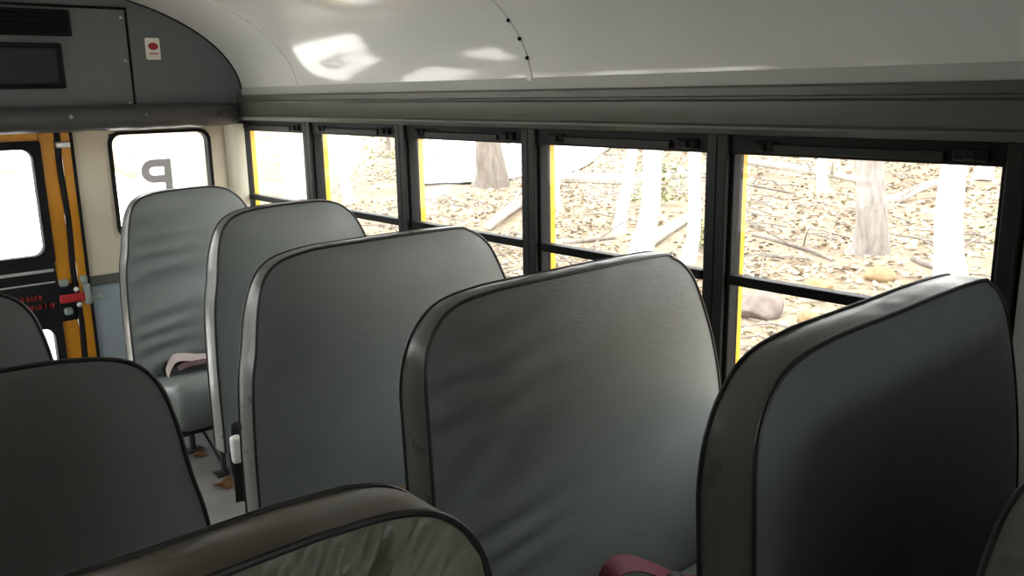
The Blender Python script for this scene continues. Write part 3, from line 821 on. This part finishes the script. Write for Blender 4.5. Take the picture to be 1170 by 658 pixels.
log('fallen_log', [(18.6, 15.4), (19.8, 15.3), (21.3, 15.2)], .15, .11, M['wood_log'], 'pale fallen log behind the thick pale trunk in the second window', stubs=1, seed=2)
log('fallen_log', [(12.9, 14.2), (11.4, 13.0), (10.0, 12.0)], .12, .08, M['wood_log'], 'slanting pale log in the third window', dz=.05, stubs=1, seed=3)
log('fallen_log', [(10.3, 8.75), (11.8, 9.4), (13.6, 10.1)], .11, .07, M['wood_log'], 'pale log on the ground low in the second window', stubs=1, seed=4)
log('fallen_branch', [(21.5, 14.6, .2), (21.2, 12.6, .1), (20.9, 10.7, 0), (19.4, 9.4, -.1)], .115, .07, M['wood_log'], 'long bowed pale branch behind the thick grey tree', dz=.15, stubs=4, seed=5)
log('fallen_branch', [(17.6, 8.7, 0), (18.4, 8.5, .0), (19.4, 8.5, .15), (20.6, 8.4, .3)], .12, .07, M['wood_log'], 'curved pale branch right of the thick grey tree', stubs=1, seed=6)
log('fallen_branch', [(10.1, 10.2), (10.6, 10.05), (11.0, 9.85)], .045, .03, M['bark_mid'], 'short brown branch on the leaves in the second window', stubs=1, seed=7)
log('fallen_branch', [(12.6, 8.2), (12.0, 6.9), (11.2, 6.0)], .04, .025, M['bark_mid'], 'thin brown branch on the leaves left of the thick grey tree', stubs=2, seed=8)
log('fallen_branch', [(11.9, 5.2), (11.6, 4.9), (11.4, 4.6)], .05, .03, M['bark_mid'], 'short brown stick on the leaves between the grey and pale trees', stubs=1, seed=9)
log('fallen_branch', [(17.5, 13.2, .4), (18.2, 12.0, .2), (18.9, 11.2, .0)], .05, .03, M['bark_mid'], 'brown bent branch low between first and second windows', stubs=3, seed=10)
def rock(x, y, sx, sy, sz, mat, label, seed):
    rnd = random.Random(seed); bm = NB(); bmesh.ops.create_icosphere(bm, subdivisions=4, radius=1)
    dirs = [(Vector((rnd.uniform(-1, 1), rnd.uniform(-1, 1), rnd.uniform(-1, 1))).normalized(), rnd.uniform(.72, .95)) for _ in range(14)]
    for v in bm.verts:
        for d, c in dirs:
            s = v.co.dot(d)
            if s > c: v.co -= d * (s - c) * .9
        v.co += v.co.normalized() * .03 * math.sin(v.co.x * 9 + seed) * math.cos(v.co.y * 8)
        v.co = Vector((v.co.x * sx, v.co.y * sy, max(v.co.z, -.5) * sz))
    KO.append((x, y, max(sx, sy) + .02))
    o = mesh_obj('rock', bm, mat, None, split=60); o.location = (x, y, gz(x, y) + sz * .35)
    tag(o, label, 'rock')
rock(8.25, 5.25, .30, .26, .20, M['rock'], 'grey rock on the leaves low in the nearest window', 1)
rock(8.35, 4.70, .12, .14, .10, M['moss'], 'small rusty stone beside the grey rock', 2)
rock(10.54, 5.00, .21, .19, .12, M['moss'], 'rust coloured rock below the thick grey tree', 3)
rock(9.6, 5.3, .16, .2, .10, M['moss'], 'flat rusty stone between the two rocks', 4)

def shrub(x, y, s, label, seed, mat='shrub'):
    rnd = random.Random(seed); root = empty('shrub', (x, y, gz(x, y))); KO.append((x, y, s * 1.0))
    for k in range(6):
        a = rnd.uniform(0, 6.28); d = Vector((math.cos(a) * .5, math.sin(a) * .5, 1)) * s
        bm = NB(); add_tube(bm, [(0, 0, 0), d * .5 + Vector((0, 0, .05)), d], [.012, .008, .003], 5); mesh_obj('stem', bm, M['bark_mid'], root)
    bm = NB()
    for _ in range(420):
        p = Vector((max(-.85, min(.85, rnd.gauss(0, .42))), max(-.85, min(.85, rnd.gauss(0, .42))), rnd.uniform(.1, 1.1))) * s
        u = Vector((rnd.uniform(-1, 1), rnd.uniform(-1, 1), rnd.uniform(-.5, .5))).normalized(); w = u.cross(Vector((rnd.uniform(-1, 1), .3, 1))).normalized(); q = rnd.uniform(.04, .08)
        bm.faces.new([bm.verts.new(c) for c in (p + u * q, p + w * q * .5, p - u * q, p - w * q * .5)])
    o = mesh_obj('foliage', bm, M[mat], root, smooth=False)
    tag(root, label, 'shrub')
shrub(14.1, 11.5, .8, 'low pale green shrub behind the thick pale trunk', 1)
shrub(12.9, 18.6, 1.6, 'tall pale green shrub right of the slim trunk in the fourth window', 2)
shrub(11.3, 8.0, .4, 'small green shrub beside the pale trunks in the second window', 3)
shrub(12.6, 3.9, .7, 'faint green shrub right of the pale trunk in the nearest window', 4)

def free(x, y, m):
    for a, b_, r_ in KO:
        if abs(x - a) < r_ + m and abs(y - b_) < r_ + m and (x - a) ** 2 + (y - b_) ** 2 < (r_ + m) ** 2: return False
    return True
lit = NB(); rl = random.Random(4)
for _ in range(26000):
    x = 3.2 + 22 * rl.random() ** 1.35; y = rl.uniform(-2, 9) + x * rl.uniform(.0, 1.15)
    s = rl.uniform(.025, .06) * (1 + x * .035)
    if x < 4.5 and y > 10: continue
    if not free(x, y, s * 1.1): continue
    z = gz(x, y) + .03
    a = rl.uniform(0, 6.28); ti = Vector((rl.uniform(-.6, .6), rl.uniform(-.6, .6), 1)).normalized()
    u = ti.cross(Vector((math.cos(a), math.sin(a), 0))).normalized(); w = ti.cross(u)
    p = Vector((x, y, z)); q = [p + u * s, p + w * s * .55 + ti * s * .2, p - u * s, p - w * s * .55 + ti * s * .15]
    lit.faces.new([lit.verts.new(c) for c in q])
o = mesh_obj('leaf_litter', lit, M['litter'], smooth=False); o['kind'] = 'stuff'; o['label'] = 'dry leaf litter covering the forest floor outside the windows'; o['category'] = 'leaves'

tw = NB(); rl = random.Random(8)
for _ in range(520):
    x = 5 + 20 * rl.random(); y = x * rl.uniform(.25, 1.6); a = rl.uniform(0, 3.14); L = rl.uniform(.3, 1.3)
    d = Vector((math.cos(a), math.sin(a), rl.uniform(-.02, .14))) * L / 2; p = Vector((x, y, gz(x, y) + .08))
    if not all(free(p.x + d.x * q, p.y + d.y * q, .12) for q in (-1, -.5, 0, .5, 1)): continue
    add_tube(tw, [p - d, p + Vector((0, 0, rl.uniform(.0, .08))), p + d], [.018, .014, .006], 5)
t_ = mesh_obj('twigs', tw, M['bark_mid'], o); t_['kind'] = 'stuff'

# ------------------------------------------------------------------ light and camera
w = bpy.data.worlds.new('overcast'); sc.world = w; w.use_nodes = True
nt = w.node_tree; bg = nt.nodes['Background']
tc = nt.nodes.new('ShaderNodeTexCoord'); sp = nt.nodes.new('ShaderNodeSeparateXYZ'); rp = nt.nodes.new('ShaderNodeValToRGB')
e = rp.color_ramp.elements; e[0].position = 0.0; e[0].color = (.80, .83, .86, 1); e[1].position = .7; e[1].color = (1, 1, 1, 1)
nt.links.new(tc.outputs['Generated'], sp.inputs[0]); nt.links.new(sp.outputs['Z'], rp.inputs[0]); nt.links.new(rp.outputs[0], bg.inputs[0])
bg.inputs[1].default_value = 8.0

yaw, pit, rol, F = 0.7197, -0.2216, -0.0174, 996.84
f = Vector((math.sin(yaw) * math.cos(pit), math.cos(yaw) * math.cos(pit), math.sin(pit)))
r = Vector((math.cos(yaw), -math.sin(yaw), 0)); u = r.cross(f)
r, u = r * math.cos(rol) + u * math.sin(rol), -r * math.sin(rol) + u * math.cos(rol)
cam = bpy.data.cameras.new('camera'); co = bpy.data.objects.new('camera', cam); C.objects.link(co)
cam.sensor_fit = 'HORIZONTAL'; cam.sensor_width = 36; cam.lens = F / 1170 * 36; cam.clip_start = .01; cam.clip_end = 400
co.matrix_world = Matrix(((r.x, u.x, -f.x, 0), (r.y, u.y, -f.y, 0), (r.z, u.z, -f.z, FZ), (0, 0, 0, 1)))
sc.camera = co
